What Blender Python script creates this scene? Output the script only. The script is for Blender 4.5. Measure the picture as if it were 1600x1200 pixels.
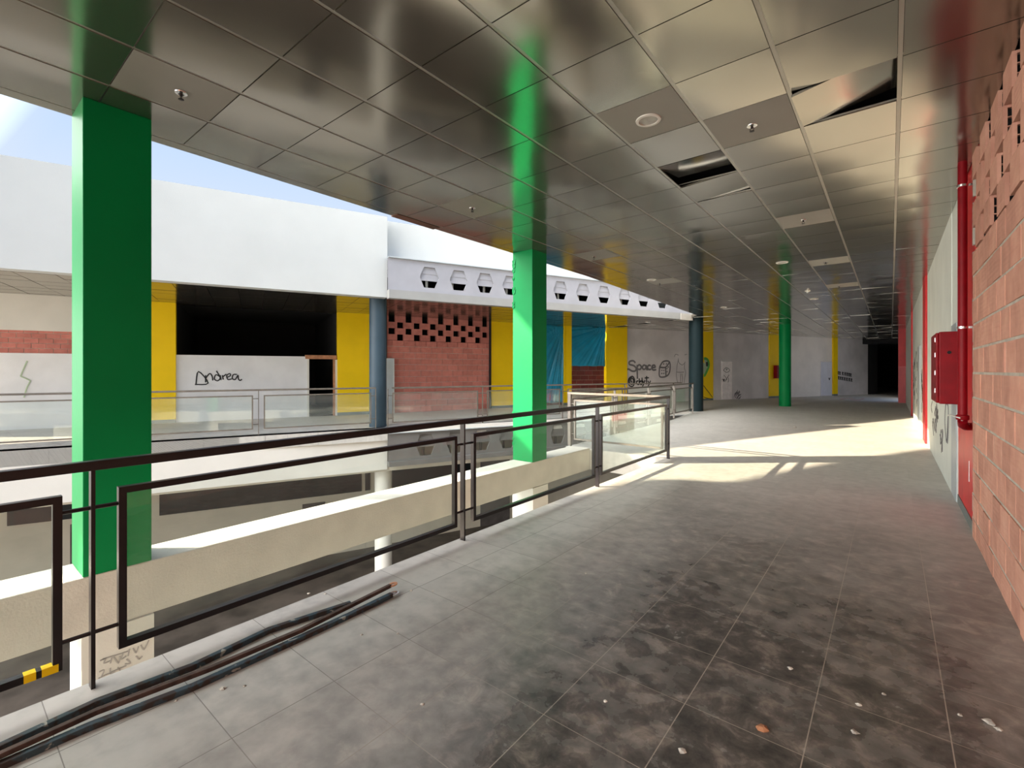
import bpy, bmesh, math, random
from mathutils import Vector
random.seed(7)
S = bpy.context.scene
COL = S.collection
for o in list(bpy.data.objects): bpy.data.objects.remove(o)

# ------------------------------------------------------------------ camera
YAW = 0.6778; FPX = 735.4; HOR = 579.0; EYE = 1.5
cd = bpy.data.cameras.new('camera'); cam = bpy.data.objects.new('camera', cd); COL.objects.link(cam)
cam.location = (0, 0, EYE); cam.rotation_euler = (math.pi/2, 0, YAW)
cd.sensor_fit = 'HORIZONTAL'; cd.sensor_width = 36; cd.lens = 36*FPX/1600
cd.shift_y = -(600-HOR)/1600; cd.clip_start = 0.03; cd.clip_end = 300
S.camera = cam
# ------------------------------------------------------------------ view
S.view_settings.view_transform = 'Standard'; S.view_settings.look = 'None'
S.view_settings.gamma = 1; S.view_settings.use_curve_mapping = False
S.view_settings.exposure = 2.1
S.cycles.max_bounces = 14; S.cycles.diffuse_bounces = 8; S.cycles.transparent_max_bounces = 24
S.cycles.glossy_bounces = 5
S.cycles.sample_clamp_indirect = 8
# ------------------------------------------------------------------ sky and sun
W = bpy.data.worlds.new('sky'); S.world = W; W.use_nodes = True
nt = W.node_tree; nt.nodes.clear()
wo = nt.nodes.new('ShaderNodeOutputWorld'); bg = nt.nodes.new('ShaderNodeBackground')
tc = nt.nodes.new('ShaderNodeTexCoord'); sp = nt.nodes.new('ShaderNodeSeparateXYZ')
rp = nt.nodes.new('ShaderNodeValToRGB')
rp.color_ramp.elements[0].position = 0.0; rp.color_ramp.elements[0].color = (1.0, 0.98, 0.95, 1)
rp.color_ramp.elements[1].position = 0.75; rp.color_ramp.elements[1].color = (0.36, 0.56, 0.98, 1)
e = rp.color_ramp.elements.new(0.36); e.color = (0.60, 0.76, 1.0, 1)
nt.links.new(tc.outputs['Generated'], sp.inputs[0]); nt.links.new(sp.outputs['Z'], rp.inputs[0])
# hazy sky: brighter overhead and around the sun's quarter, behind and left of the camera
dt = nt.nodes.new('ShaderNodeVectorMath'); dt.operation = 'DOT_PRODUCT'; dt.inputs[1].default_value = (-0.42, -0.72, 0.55)
nt.links.new(tc.outputs['Generated'], dt.inputs[0])
mr = nt.nodes.new('ShaderNodeMapRange'); mr.inputs['From Min'].default_value = 0.52; mr.inputs['From Max'].default_value = 1.0
mr.inputs['To Min'].default_value = 0.235; mr.inputs['To Max'].default_value = 3.0
nt.links.new(dt.outputs['Value'], mr.inputs[0])
wm = nt.nodes.new('ShaderNodeMix'); wm.data_type = 'RGBA'; wm.inputs[7].default_value = (1.0, 0.97, 0.92, 1)
mf = nt.nodes.new('ShaderNodeMapRange'); mf.inputs['From Min'].default_value = 0.5; mf.inputs['From Max'].default_value = 0.75
nt.links.new(dt.outputs['Value'], mf.inputs[0]); nt.links.new(mf.outputs[0], wm.inputs[0]); nt.links.new(rp.outputs[0], wm.inputs[6])
nt.links.new(wm.outputs[2], bg.inputs[0]); nt.links.new(mr.outputs[0], bg.inputs[1])
nt.links.new(bg.outputs[0], wo.inputs[0])
sd = bpy.data.lights.new('sun', 'SUN'); sun = bpy.data.objects.new('sun', sd); COL.objects.link(sun)
sd.energy = 4.0; sd.angle = 0.009; sd.color = (1.0, 0.84, 0.61)
SUN = Vector((1.74, 1.50, -1.0)).normalized()          # the way its light travels
sun.rotation_euler = SUN.to_track_quat('-Z', 'Y').to_euler(); sun.location = (-20, -15, 20)

# ------------------------------------------------------------------ survey helpers (level camera, so a picture point on a known plane gives a place)
FV = (-math.sin(YAW), math.cos(YAW)); RV = (math.cos(YAW), math.sin(YAW))
def ray(x):
    k = (x-800)/FPX
    return (FV[0]+RV[0]*k, FV[1]+RV[1]*k)
def zat(y, t): return EYE+(HOR-y)*t/FPX
def online(x, A, B):
    d = ray(x); ex, ey = B[0]-A[0], B[1]-A[1]
    det = d[0]*(-ey)+ex*d[1]
    t = (A[0]*(-ey)+ex*A[1])/det; u = (d[0]*A[1]-d[1]*A[0])/det
    return u, t, (d[0]*t, d[1]*t)
def onpoly(x, P):
    best = None
    for i in range(len(P)-1):
        u, t, p = online(x, P[i], P[i+1])
        lo = -9 if i == 0 else -1e-9; hi = 9 if i == len(P)-2 else 1+1e-9
        if lo <= u <= hi and t > 0:
            if best is None or t < best[1]: best = (i+u, t, p)
    return best

# ------------------------------------------------------------------ materials
def nodes(name):
    m = bpy.data.materials.new(name); m.use_nodes = True
    n = m.node_tree; b = n.nodes['Principled BSDF']
    return m, n, b
def noise_mix(n, c0, c1, scale, lo=0.35, hi=0.65, detail=5, coord='Object', dist=0.0):
    t = n.nodes.new('ShaderNodeTexCoord'); q = n.nodes.new('ShaderNodeTexNoise')
    q.inputs['Scale'].default_value = scale; q.inputs['Detail'].default_value = detail
    q.inputs['Distortion'].default_value = dist
    n.links.new(t.outputs[coord], q.inputs['Vector'])
    r = n.nodes.new('ShaderNodeValToRGB')
    r.color_ramp.elements[0].position = lo; r.color_ramp.elements[0].color = (*c0, 1)
    r.color_ramp.elements[1].position = hi; r.color_ramp.elements[1].color = (*c1, 1)
    n.links.new(q.outputs[0], r.inputs[0])
    return r.outputs[0], q.outputs[0]
def mat(name, c, rough=0.6, metal=0.0, var=0.12, scale=2.5, bump=0.0, bscale=60, spec=0.5):
    m, n, b = nodes(name)
    c1 = tuple(min(1, k*(1+var)) for k in c); c0 = tuple(k*(1-var) for k in c)
    col, fac = noise_mix(n, c0, c1, scale)
    n.links.new(col, b.inputs['Base Color'])
    b.inputs['Roughness'].default_value = rough; b.inputs['Metallic'].default_value = metal
    b.inputs['Specular IOR Level'].default_value = spec
    if bump:
        t = n.nodes.new('ShaderNodeTexCoord'); q = n.nodes.new('ShaderNodeTexNoise'); q.inputs['Scale'].default_value = bscale
        n.links.new(t.outputs['Object'], q.inputs['Vector'])
        bp = n.nodes.new('ShaderNodeBump'); bp.inputs['Strength'].default_value = bump; bp.inputs['Distance'].default_value = 0.01
        n.links.new(q.outputs[0], bp.inputs['Height']); n.links.new(bp.outputs[0], b.inputs['Normal'])
    return m
M = {}
M['white'] = mat('white render', (.60, .62, .61), .75, var=.03, scale=.8, bump=.15)
M['lowwhite'] = mat('warm white render', (.74, .72, .67), .8, var=.04, scale=1.2, bump=.15)
M['plaster'] = mat('pale green plaster', (.70, .73, .68), .7, var=.05, scale=1.5, bump=.1)
M['lilac'] = mat('lilac grey plaster', (.68, .64, .65), .75, var=.10, scale=1.1, bump=.15)
M['pale'] = mat('pale grey plaster', (.84, .78, .73), .75, var=.06, scale=1.0, bump=.1)
M['whitewall'] = mat('white washed plaster', (.80, .80, .82), .75, var=.05, scale=1.5, bump=.15)
M['yellow'] = mat('yellow paint', (.97, .65, .002), .55, var=.03, spec=.25, scale=1.5, bump=.05)
M['green'] = mat('green paint', (.0, .225, .06), .42, spec=.14, var=.06, scale=1.2, bump=.08, bscale=25)
M['bluecol'] = mat('slate blue paint', (.032, .06, .085), .45, var=.08, spec=.35)
M['bluecol_shade'] = mat('shade-darkened slate blue paint', (.012, .024, .028), .6, var=.08, spec=.12)  # same slate blue with the far column's shade put into the colour
M['red'] = mat('red paint', (.62, .012, .018), .4, var=.08, scale=4)
M['redbox'] = mat('red enamel', (.22, .003, .008), .45, spec=.18, var=.12, scale=6)
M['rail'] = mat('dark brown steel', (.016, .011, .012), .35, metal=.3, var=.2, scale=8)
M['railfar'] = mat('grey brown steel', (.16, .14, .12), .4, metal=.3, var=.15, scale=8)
M['taupe'] = mat('taupe render', (.60, .56, .48), .8, var=.06, scale=1.2)
M['dark'] = mat('unlit interior black', (.012, .011, .012), .9, var=.1)  # near-black colour stands in for shade inside unlit spaces
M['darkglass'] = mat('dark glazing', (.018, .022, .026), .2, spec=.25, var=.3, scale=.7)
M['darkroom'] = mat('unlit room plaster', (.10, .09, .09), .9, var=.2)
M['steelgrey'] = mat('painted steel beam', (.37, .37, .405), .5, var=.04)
M['steelshade'] = mat('shade-darkened steel beam', (.15, .145, .14), .6, var=.08)  # steel darkened, the lower beam's shade put into its colour
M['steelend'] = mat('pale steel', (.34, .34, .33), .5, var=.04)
M['doorgrey'] = mat('grey door paint', (.42, .46, .48), .45, var=.06)
M['doorwhite'] = mat('white door paint', (.72, .72, .80), .4, var=.04)
M['doorpink'] = mat('pinkish white door', (.93, .86, .86), .5, var=.06, scale=6)
M['ink'] = mat('black spray paint', (.02, .02, .022), .6, var=.2)
M['inkgrey'] = mat('grey spray paint', (.16, .15, .16), .7, var=.2)
M['inkfaint'] = mat('thin pencil grey', (.42, .40, .38), .8, var=.1)
M['inkgreen'] = mat('green spray paint', (.10, .40, .06), .6, var=.2)
M['inkpale'] = mat('pale green spray paint', (.42, .52, .36), .6, var=.1)
M['inkwhite'] = mat('white paint splash', (.8, .8, .8), .6, var=.1)
M['inkred'] = mat('faded red paint', (.6, .12, .12), .7, var=.2)
M['tarp'] = mat('blue tarpaulin', (.008, .27, .46), .28, var=.15, scale=1.5)
M['wood'] = mat('raw timber', (.45, .20, .10), .7, var=.2, scale=12)
M['chrome'] = mat('chrome', (.7, .7, .7), .2, metal=1, var=.05)
M['lightrim'] = mat('white lamp ring', (.72, .70, .64), .4, var=.03)
M['lampglass'] = mat('frosted lamp glass', (.42, .41, .36), .25, var=.1, scale=20)
M['concrete'] = mat('concrete', (.50, .47, .42), .85, var=.12, scale=3, bump=.3)
M['curb'] = mat('cream parapet', (.62, .59, .53), .85, var=.05, scale=5, bump=.3)
M['greytrim'] = mat('grey green skirting tile', (.17, .20, .19), .5, var=.1)
M['mortar'] = mat('mortar', (.50, .45, .38), .9, var=.15, scale=9, bump=.4)
M['brown'] = mat('rusty brown sheet', (.12, .05, .035), .7, var=.2)
M['dust'] = mat('rubble', (.5, .47, .42), .9, var=.3, scale=40)
M['darkbrown'] = mat('dark brown boards', (.07, .025, .02), .7, var=.3, scale=3)

def brickmat(name, c, dv):
    m, n, b = nodes(name)
    g = n.nodes.new('ShaderNodeNewGeometry'); r = n.nodes.new('ShaderNodeValToRGB')
    r.color_ramp.elements[0].color = (c[0]*(1-dv), c[1]*(1-dv*1.3), c[2]*(1-dv*1.3), 1)
    r.color_ramp.elements[1].color = (min(1, c[0]*(1+dv)), c[1]*(1+dv), c[2]*(1+dv), 1)
    n.links.new(g.outputs['Random Per Island'], r.inputs[0])
    _, f = noise_mix(n, (0, 0, 0), (1, 1, 1), 7)
    mx = n.nodes.new('ShaderNodeMix'); mx.data_type = 'RGBA'; mx.blend_type = 'OVERLAY'; mx.inputs[0].default_value = .35
    n.links.new(r.outputs[0], mx.inputs[6]); n.links.new(f, mx.inputs[7]); n.links.new(mx.outputs[2], b.inputs['Base Color'])
    b.inputs['Roughness'].default_value = .85
    t = n.nodes.new('ShaderNodeTexCoord'); w = n.nodes.new('ShaderNodeTexWave'); w.bands_direction = 'Z'; w.inputs['Scale'].default_value = 9; w.inputs['Distortion'].default_value = 1.0
    n.links.new(t.outputs['Object'], w.inputs['Vector'])
    bp = n.nodes.new('ShaderNodeBump'); bp.inputs['Strength'].default_value = .25; bp.inputs['Distance'].default_value = .006
    n.links.new(w.outputs[0], bp.inputs['Height']); n.links.new(bp.outputs[0], b.inputs['Normal'])
    return m
M['brick'] = brickmat('orange clay block', (.60, .305, .22), .14)
M['brickfar'] = brickmat('red clay block', (.56, .20, .165), .12)
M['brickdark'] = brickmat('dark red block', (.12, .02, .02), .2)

# polished metal ceiling tiles
def tilemat(name, c, rough, metal):
    m, n, b = nodes(name)
    col, f = noise_mix(n, tuple(k*.92 for k in c), tuple(k*1.06 for k in c), .7)
    n.links.new(col, b.inputs['Base Color'])
    b.inputs['Metallic'].default_value = metal; b.inputs['Roughness'].default_value = rough
    t = n.nodes.new('ShaderNodeTexCoord'); q = n.nodes.new('ShaderNodeTexNoise'); q.inputs['Scale'].default_value = 1.3; q.inputs['Detail'].default_value = 1
    n.links.new(t.outputs['Object'], q.inputs['Vector'])
    bp = n.nodes.new('ShaderNodeBump'); bp.inputs['Strength'].default_value = .14; bp.inputs['Distance'].default_value = .03
    n.links.new(q.outputs[0], bp.inputs['Height']); n.links.new(bp.outputs[0], b.inputs['Normal'])
    return m
M['tile'] = tilemat('satin metal ceiling tile', (.335, .317, .275), .15, .9)
M['tilematt'] = tilemat('matt ceiling tile', (.30, .285, .255), .5, .4)
M['tbar'] = tilemat('metal grid bar', (.40, .385, .345), .3, .7)

# floor: dusty slate tiles
def floormat():
    m, n, b = nodes('dusty slate floor tile'); L = n.links.new; N = n.nodes.new
    t = N('ShaderNodeTexCoord'); s = N('ShaderNodeSeparateXYZ'); L(t.outputs['Object'], s.inputs[0])
    def mth(op, a, bb=None, clamp=False):
        q = N('ShaderNodeMath'); q.operation = op; q.use_clamp = clamp
        for i, v in enumerate((a, bb)):
            if v is None: continue
            if isinstance(v, (int, float)): q.inputs[i].default_value = v
            else: L(v, q.inputs[i])
        return q.outputs[0]
    def edge(ax, off, size, w):
        u = mth('DIVIDE', mth('SUBTRACT', s.outputs[ax], off), size)
        fr = mth('FRACT', u); d = mth('MINIMUM', fr, mth('SUBTRACT', 1.0, fr))
        return mth('LESS_THAN', d, w/size), mth('FLOOR', u)
    ex, ix = edge('X', -1.18-.457*20, .457, .0022); ey, iy = edge('Y', 2.139-.4535*40, .4535, .0019)
    wn = N('ShaderNodeTexWhiteNoise'); cb = N('ShaderNodeCombineXYZ'); L(ix, cb.inputs[0]); L(iy, cb.inputs[1]); L(cb.outputs[0], wn.inputs['Vector'])
    # slate pattern
    n1 = N('ShaderNodeTexNoise'); n1.inputs['Scale'].default_value = 7; n1.inputs['Detail'].default_value = 9; n1.inputs['Distortion'].default_value = .45; n1.inputs['Roughness'].default_value = .68
    L(t.outputs['Object'], n1.inputs['Vector'])
    r1 = N('ShaderNodeValToRGB'); r1.color_ramp.elements[0].position = .36; r1.color_ramp.elements[0].color = (.045, .045, .044, 1)
    r1.color_ramp.elements[1].position = .68; r1.color_ramp.elements[1].color = (.28, .245, .215, 1)
    e = r1.color_ramp.elements.new(.52); e.color = (.105, .096, .09, 1); L(n1.outputs[0], r1.inputs[0])
    # dust: thick along the atrium edge and down the corridor, walked thin in front of the camera
    n2 = N('ShaderNodeTexNoise'); n2.inputs['Scale'].default_value = 1.6; n2.inputs['Detail'].default_value = 7; n2.inputs['Roughness'].default_value = .6; L(t.outputs['Object'], n2.inputs['Vector'])
    n3 = N('ShaderNodeTexNoise'); n3.inputs['Scale'].default_value = 9; n3.inputs['Detail'].default_value = 6; L(t.outputs['Object'], n3.inputs['Vector'])
    left = mth('DIVIDE', mth('SUBTRACT', -1.05, s.outputs['X']), 1.3, True)
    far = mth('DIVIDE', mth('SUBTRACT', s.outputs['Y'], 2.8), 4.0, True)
    rt = mth('MULTIPLY', mth('DIVIDE', mth('SUBTRACT', s.outputs['X'], .15), .42, True), .42)
    zone = mth('MAXIMUM', mth('MAXIMUM', left, far), rt)
    jit = mth('ADD', mth('MULTIPLY', mth('SUBTRACT', n2.outputs[0], .5), 1.1), mth('MULTIPLY', mth('SUBTRACT', n3.outputs[0], .5), .7))
    dust = mth('ADD', mth('ADD', mth('MULTIPLY', zone, .97), .02), mth('MULTIPLY', jit, mth('SUBTRACT', 1.0, mth('MULTIPLY', far, .6))), True)
    dust = mth('MULTIPLY', dust, .93)
    dc = N('ShaderNodeValToRGB'); dc.color_ramp.elements[0].color = (.39, .38, .355, 1); dc.color_ramp.elements[1].color = (.54, .525, .49, 1); L(n3.outputs[0], dc.inputs[0])
    mx = N('ShaderNodeMix'); mx.data_type = 'RGBA'; L(dust, mx.inputs[0]); L(r1.outputs[0], mx.inputs[6]); L(dc.outputs[0], mx.inputs[7])
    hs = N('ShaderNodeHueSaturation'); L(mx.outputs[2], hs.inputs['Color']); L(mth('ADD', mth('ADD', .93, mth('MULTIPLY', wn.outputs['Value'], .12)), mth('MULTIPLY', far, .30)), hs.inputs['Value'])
    # joints
    jt = mth('MAXIMUM', ex, mth('MULTIPLY', ey, .85))
    near = mth('SUBTRACT', 1.0, mth('DIVIDE', mth('SUBTRACT', s.outputs['Y'], 4.5), 3.0, True))
    jc = N('ShaderNodeMix'); jc.data_type = 'RGBA'; jc.inputs[6].default_value = (.44, .40, .34, 1); jc.inputs[7].default_value = (.10, .09, .08, 1); L(left, jc.inputs[0])
    mj = N('ShaderNodeMix'); mj.data_type = 'RGBA'; L(mth('MULTIPLY', mth('MULTIPLY', jt, near), .85), mj.inputs[0]); L(hs.outputs[0], mj.inputs[6]); L(jc.outputs[2], mj.inputs[7])
    L(mj.outputs[2], b.inputs['Base Color'])
    L(mth('ADD', .24, mth('MULTIPLY', dust, .34)), b.inputs['Roughness'])
    bp = N('ShaderNodeBump'); bp.inputs['Strength'].default_value = .12; bp.inputs['Distance'].default_value = .01; L(n1.outputs[0], bp.inputs['Height']); L(bp.outputs[0], b.inputs['Normal'])
    return m
M['floor'] = floormat()
M['lowfloor'] = mat('dark ground floor tile', (.085, .07, .058), .45, var=.5, scale=1.4)

def glassmat():
    m = bpy.data.materials.new('dusty clear glass'); m.use_nodes = True; n = m.node_tree; n.nodes.clear(); L = n.links.new
    o = n.nodes.new('ShaderNodeOutputMaterial'); tr = n.nodes.new('ShaderNodeBsdfTransparent'); tr.inputs[0].default_value = (.95, .98, .965, 1)
    gl = n.nodes.new('ShaderNodeBsdfGlossy'); gl.inputs['Roughness'].default_value = .02; gl.inputs[0].default_value = (.9, .95, .93, 1)
    lw_ = n.nodes.new('ShaderNodeLayerWeight'); lw_.inputs[0].default_value = .5
    pw_ = n.nodes.new('ShaderNodeMath'); pw_.operation = 'POWER'; pw_.inputs[1].default_value = 5; L(lw_.outputs['Facing'], pw_.inputs[0])
    fr = n.nodes.new('ShaderNodeMath'); fr.operation = 'MULTIPLY_ADD'; fr.inputs[1].default_value = .6; fr.inputs[2].default_value = .035; L(pw_.outputs[0], fr.inputs[0])
    mx = n.nodes.new('ShaderNodeMixShader'); L(fr.outputs[0], mx.inputs[0]); L(tr.outputs[0], mx.inputs[1]); L(gl.outputs[0], mx.inputs[2])
    df = n.nodes.new('ShaderNodeBsdfDiffuse'); df.inputs[0].default_value = (.75, .8, .78, 1)
    m2 = n.nodes.new('ShaderNodeMixShader')
    t = n.nodes.new('ShaderNodeTexCoord'); q = n.nodes.new('ShaderNodeTexNoise'); q.inputs['Scale'].default_value = 2.0; q.inputs['Detail'].default_value = 6
    L(t.outputs['Object'], q.inputs['Vector']); k = n.nodes.new('ShaderNodeMath'); k.operation = 'MULTIPLY'; k.inputs[1].default_value = .07; L(q.outputs[0], k.inputs[0])
    L(k.outputs[0], m2.inputs[0]); L(mx.outputs[0], m2.inputs[1]); L(df.outputs[0], m2.inputs[2]); L(m2.outputs[0], o.inputs[0])
    return m
M['glass'] = glassmat()
def barmat():
    m, n, b = nodes('flaking blue paint on rusty steel')
    c, f = noise_mix(n, (.035, .022, .018), (.035, .06, .075), 16, .46, .54, 9, dist=.4)
    rr_ = [x for x in n.nodes if x.type == 'VALTORGB'][0]; e_ = rr_.color_ramp.elements.new(.64); e_.color = (.035, .06, .075, 1); e_ = rr_.color_ramp.elements.new(.67); e_.color = (.34, .33, .29, 1)
    n.links.new(c, b.inputs['Base Color']); b.inputs['Roughness'].default_value = .45; b.inputs['Metallic'].default_value = .2
    return m
M['bar'] = barmat()
M['rust'] = mat('rust', (.075, .045, .035), .7, metal=.2, var=.4, scale=15)

# ------------------------------------------------------------------ mesh builder
class MB:
    def __init__(s): s.v = []; s.f = []
    def add(s, vs, fs):
        k = len(s.v); s.v += [tuple(a) for a in vs]; s.f += [tuple(i+k for i in f) for f in fs]; return s
    def box(s, x0, x1, y0, y1, z0, z1):
        return s.prism([(x0, y0), (x1, y0), (x1, y1), (x0, y1)], z0, z1)
    def prism(s, P, z0, z1):
        a = sum(P[i][0]*P[(i+1) % len(P)][1]-P[(i+1) % len(P)][0]*P[i][1] for i in range(len(P)))
        if a < 0: P = P[::-1]
        n = len(P); vs = [(p[0], p[1], z0) for p in P]+[(p[0], p[1], z1) for p in P]
        fs = [tuple(range(n-1, -1, -1)), tuple(range(n, 2*n))]+[(i, (i+1) % n, n+(i+1) % n, n+i) for i in range(n)]
        return s.add(vs, fs)
    def wall(s, A, B, z0, z1, th, off=0.0):
        """slab along A-B whose face is 'off' in front of the line on the right-hand side, th thick to the left"""
        dx, dy = B[0]-A[0], B[1]-A[1]; l = math.hypot(dx, dy); nx, ny = dy/l, -dx/l
        a0 = (A[0]+nx*off, A[1]+ny*off); b0 = (B[0]+nx*off, B[1]+ny*off)
        a1 = (a0[0]-nx*th, a0[1]-ny*th); b1 = (b0[0]-nx*th, b0[1]-ny*th)
        return s.prism([a0, b0, b1, a1], z0, z1)
    def tube(s, P, r, n=10, cap=True):
        P = [Vector(p) for p in P]; rings = []
        for i, p in enumerate(P):
            d = (P[min(i+1, len(P)-1)]-P[max(i-1, 0)]).normalized()
            a = d.cross(Vector((0, 0, 1)));
            if a.length < .01: a = Vector((1, 0, 0))
            a.normalize(); b = d.cross(a)
            rings.append([p+a*math.cos(2*math.pi*k/n)*r+b*math.sin(2*math.pi*k/n)*r for k in range(n)])
        vs = [q for g in rings for q in g]
        fs = [(i*n+k, i*n+(k+1) % n, (i+1)*n+(k+1) % n, (i+1)*n+k) for i in range(len(P)-1) for k in range(n)]
        if cap: fs += [tuple(range(n-1, -1, -1)), tuple(range((len(P)-1)*n, len(P)*n))]
        return s.add(vs, fs)
    def bar(s, P, w, h):
        """rectangular bar along points, w sideways, h upward"""
        P = [Vector(p) for p in P]; vs = []
        for i, p in enumerate(P):
            d = (P[min(i+1, len(P)-1)]-P[max(i-1, 0)]).normalized()
            a = d.cross(Vector((0, 0, 1)))
            if a.length < .01: a = Vector((1, 0, 0))
            a.normalize(); b = a.cross(d)
            vs += [p-a*w/2-b*h/2, p+a*w/2-b*h/2, p+a*w/2+b*h/2, p-a*w/2+b*h/2]
        fs = [(i*4+k, i*4+(k+1) % 4, (i+1)*4+(k+1) % 4, (i+1)*4+k) for i in range(len(P)-1) for k in range(4)]
        n = len(P)-1; fs += [(3, 2, 1, 0), (n*4, n*4+1, n*4+2, n*4+3)]
        return s.add(vs, fs)
    def lathe(s, c, prof, n=20):
        vs = []; fs = []
        for r, z in prof: vs += [(c[0]+r*math.cos(2*math.pi*k/n), c[1]+r*math.sin(2*math.pi*k/n), c[2]+z) for k in range(n)]
        for i in range(len(prof)-1):
            for k in range(n): fs.append((i*n+k, i*n+(k+1) % n, (i+1)*n+(k+1) % n, (i+1)*n+k))
        fs += [tuple(range(n-1, -1, -1)), tuple(range((len(prof)-1)*n, len(prof)*n))]
        return s.add(vs, fs)
    def build(s, name, m, parent=None, smooth=False, bevel=0, recalc=True):
        me = bpy.data.meshes.new(name); me.from_pydata(s.v, [], s.f)
        if recalc:
            bm = bmesh.new(); bm.from_mesh(me); bmesh.ops.recalc_face_normals(bm, faces=bm.faces); bm.to_mesh(me); bm.free()
        me.materials.append(M[m] if isinstance(m, str) else m)
        if smooth:
            for p in me.polygons: p.use_smooth = True
        o = bpy.data.objects.new(name, me); COL.objects.link(o)
        if parent is not None: o.parent = parent; o.location = -Vector(parent.location) if parent.type == 'EMPTY' else o.location
        if bevel:
            b = o.modifiers.new('edge', 'BEVEL'); b.width = bevel; b.segments = 2; b.limit_method = 'ANGLE'
        if smooth:
            try: me.set_sharp_from_angle(angle=math.radians(40))
            except Exception: pass
        return o
def struct(o): o['kind'] = 'structure'; return o
def tag(o, label, cat, group=None):
    o['label'] = label; o['category'] = cat
    if group: o['group'] = group
    return o
def thing(name, loc, label, cat, group=None):
    o = bpy.data.objects.new(name, None); COL.objects.link(o); o.location = loc; o.empty_display_size = .1
    return tag(o, label, cat, group)
def lab(o, t): o['label'] = t; return o

# ------------------------------------------------------------------ plan of the place (metres, camera stands at the origin)
H = 3.444
XW = .58                                   # right wall
F = [(-14.9, -6.0), (-14.1, -3.2), (-12.85, .84), (-11.45, 4.4), (-10.2, 7.5)]      # far gallery edge, left of the blue column
G0, G1 = (-10.0, 7.5), (-5.75, 17.6)                                  # far gallery edge behind the beam with hexagons
WL = [(-19.9, -5.2), (-17.4, 1.2), (-14.1, 9.4), (-11.1, 17.5), (-7.3, 24.4), (-2.7, 34.0), (-.75, 38.0)]   # shop fronts
FE = [(-4.88, -5.25), (-4.88, 8.5), (-5.03, 11.6), (-5.32, 17.0), (-5.75, 17.6)]          # ceiling edge over the near gallery

# floors
fl = MB()
fl.prism([(-3.0, -8), (3.2, -8), (3.2, 7.9), (-3.0, 7.9)], -.38, 0)
fl.prism([(-5.0, 7.9), (3.2, 7.9), (3.2, 17.9), (-5.75, 17.9), (-5.56, 17.0), (-5.19, 14.2)], -.38, 0)
fl.prism([(-5.75, 17.9), (4.5, 17.9), (4.5, 62), (-6, 62), (-8.6, 25), (-11.6, 19.9), (-9.9, 19.4), (-7.0, 18.0)], -.38, 0)
ff = [(-14.9, -6.0), (-14.1, -3.2), (-12.85, .84), (-11.45, 4.4), (-10.12, 7.4), (-5.75, 17.6), (-5.75, 17.9), (-7.0, 18.0), (-9.9, 19.4), (-11.6, 19.9), (-15.2, 9.9), (-18.7, 1.0), (-21, -5.4)]
fl.prism(ff, -.30, 0)
struct(fl.build('floor', 'floor'))
lf = MB(); lf.box(-32, 4, -16, 62, -4.6, -4.5); struct(lf.build('floor', 'lowfloor'))
# near parapet beam with the green columns on it
pb = MB(); pb.box(-4.86, -4.46, -8, 7.9, -.38, .03)
tag(pb.build('parapet_beam', 'curb', bevel=.01), 'long cream concrete beam beyond the near railing carrying both square green columns', 'beam')

# ceilings -----------------------------------------------------------
CX0, CY0 = -3.555, 1.379
def tile_mesh(mb, x0, x1, y0, y1, z, amp, tilt=(0, 0), n=4, lip=.02):
    vs = []; fs = []; ph = random.uniform(-1, 1); ph2 = random.uniform(-1, 1)
    for i in range(n+1):
        for j in range(n+1):
            u, v = i/n, j/n
            b = math.sin(math.pi*u)*math.sin(math.pi*v)*amp + amp*.6*ph*math.sin(2*math.pi*u)*math.sin(math.pi*v)+amp*.5*ph2*math.sin(math.pi*u)*math.sin(2*math.pi*v)
            vs.append((x0+(x1-x0)*u, y0+(y1-y0)*v, z-b+tilt[0]*(u-.5)+tilt[1]*(v-.5)))
    for i in range(n):
        for j in range(n):
            a = i*(n+1)+j; fs.append((a, a+1, a+n+2, a+n+1))
    mb.add(vs, fs)
    # turned-up edge
    k = n+1; rim = [i*k for i in range(k)]+[n*k+j for j in range(1, k)]+[i*k+n for i in range(n-1, -1, -1)]+[j for j in range(n-1, 0, -1)]
    rv = [vs[i] for i in rim]; m = len(rv)
    mb.add(rv+[(a, b, c+lip) for a, b, c in rv], [(i, (i+1) % m, m+(i+1) % m, m+i) for i in range(m)])
special_matt = {(3, 3), (5, 4)}            # cells (i along Y, j along X) filled later
sprink = []; cells_matt = {}
def cell_of(x, y):
    t = (H-EYE)*FPX/(HOR-y); d = ray(x); X, Y = d[0]*t, d[1]*t
    return (X, Y), (math.floor((Y-CY0)/.6), math.floor((X-CX0)/.6))
SPR = [(283, 145), (738, 325), (1175, 196), (1255, 344), (928, 401), (1031, 443), (1290, 410), (1311, 447)]
LMP = [(1013, 187), (1222, 410), (1018, 437), (1272, 467), (1131, 480)]
matt = set(cell_of(*p)[1] for p in SPR+LMP[:1])
open_cells = {(5, 3): (0.0, .09, .045), (4, 5): (.10, .03, .03), (6, 3): (.03, .02, .004)}   # lifted tiles: tilt x, tilt y, raise
def seg_side(p):   # >0 on the corridor side of the short line that ends the atrium
    A, B = (-5.75, 17.6), (-9.9, 19.4); return (B[0]-A[0])*(p[1]-A[1])-(B[1]-A[1])*(p[0]-A[0])
def left_of_shops(p):
    for i in range(len(WL)-1):
        A, B = WL[i], WL[i+1]
        if A[1] <= p[1] <= B[1]:
            return p[0] < A[0]+(B[0]-A[0])*(p[1]-A[1])/(B[1]-A[1])-.4
    return p[0] < -1.2
def edge_x(y):
    for i in range(len(FE)-1):
        A, B = FE[i], FE[i+1]
        if A[1] <= y <= B[1]: return A[0]+(B[0]-A[0])*(y-A[1])/(B[1]-A[1])
    return -99
ct = MB(); cm = MB(); tb = MB(); loose = []
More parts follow.
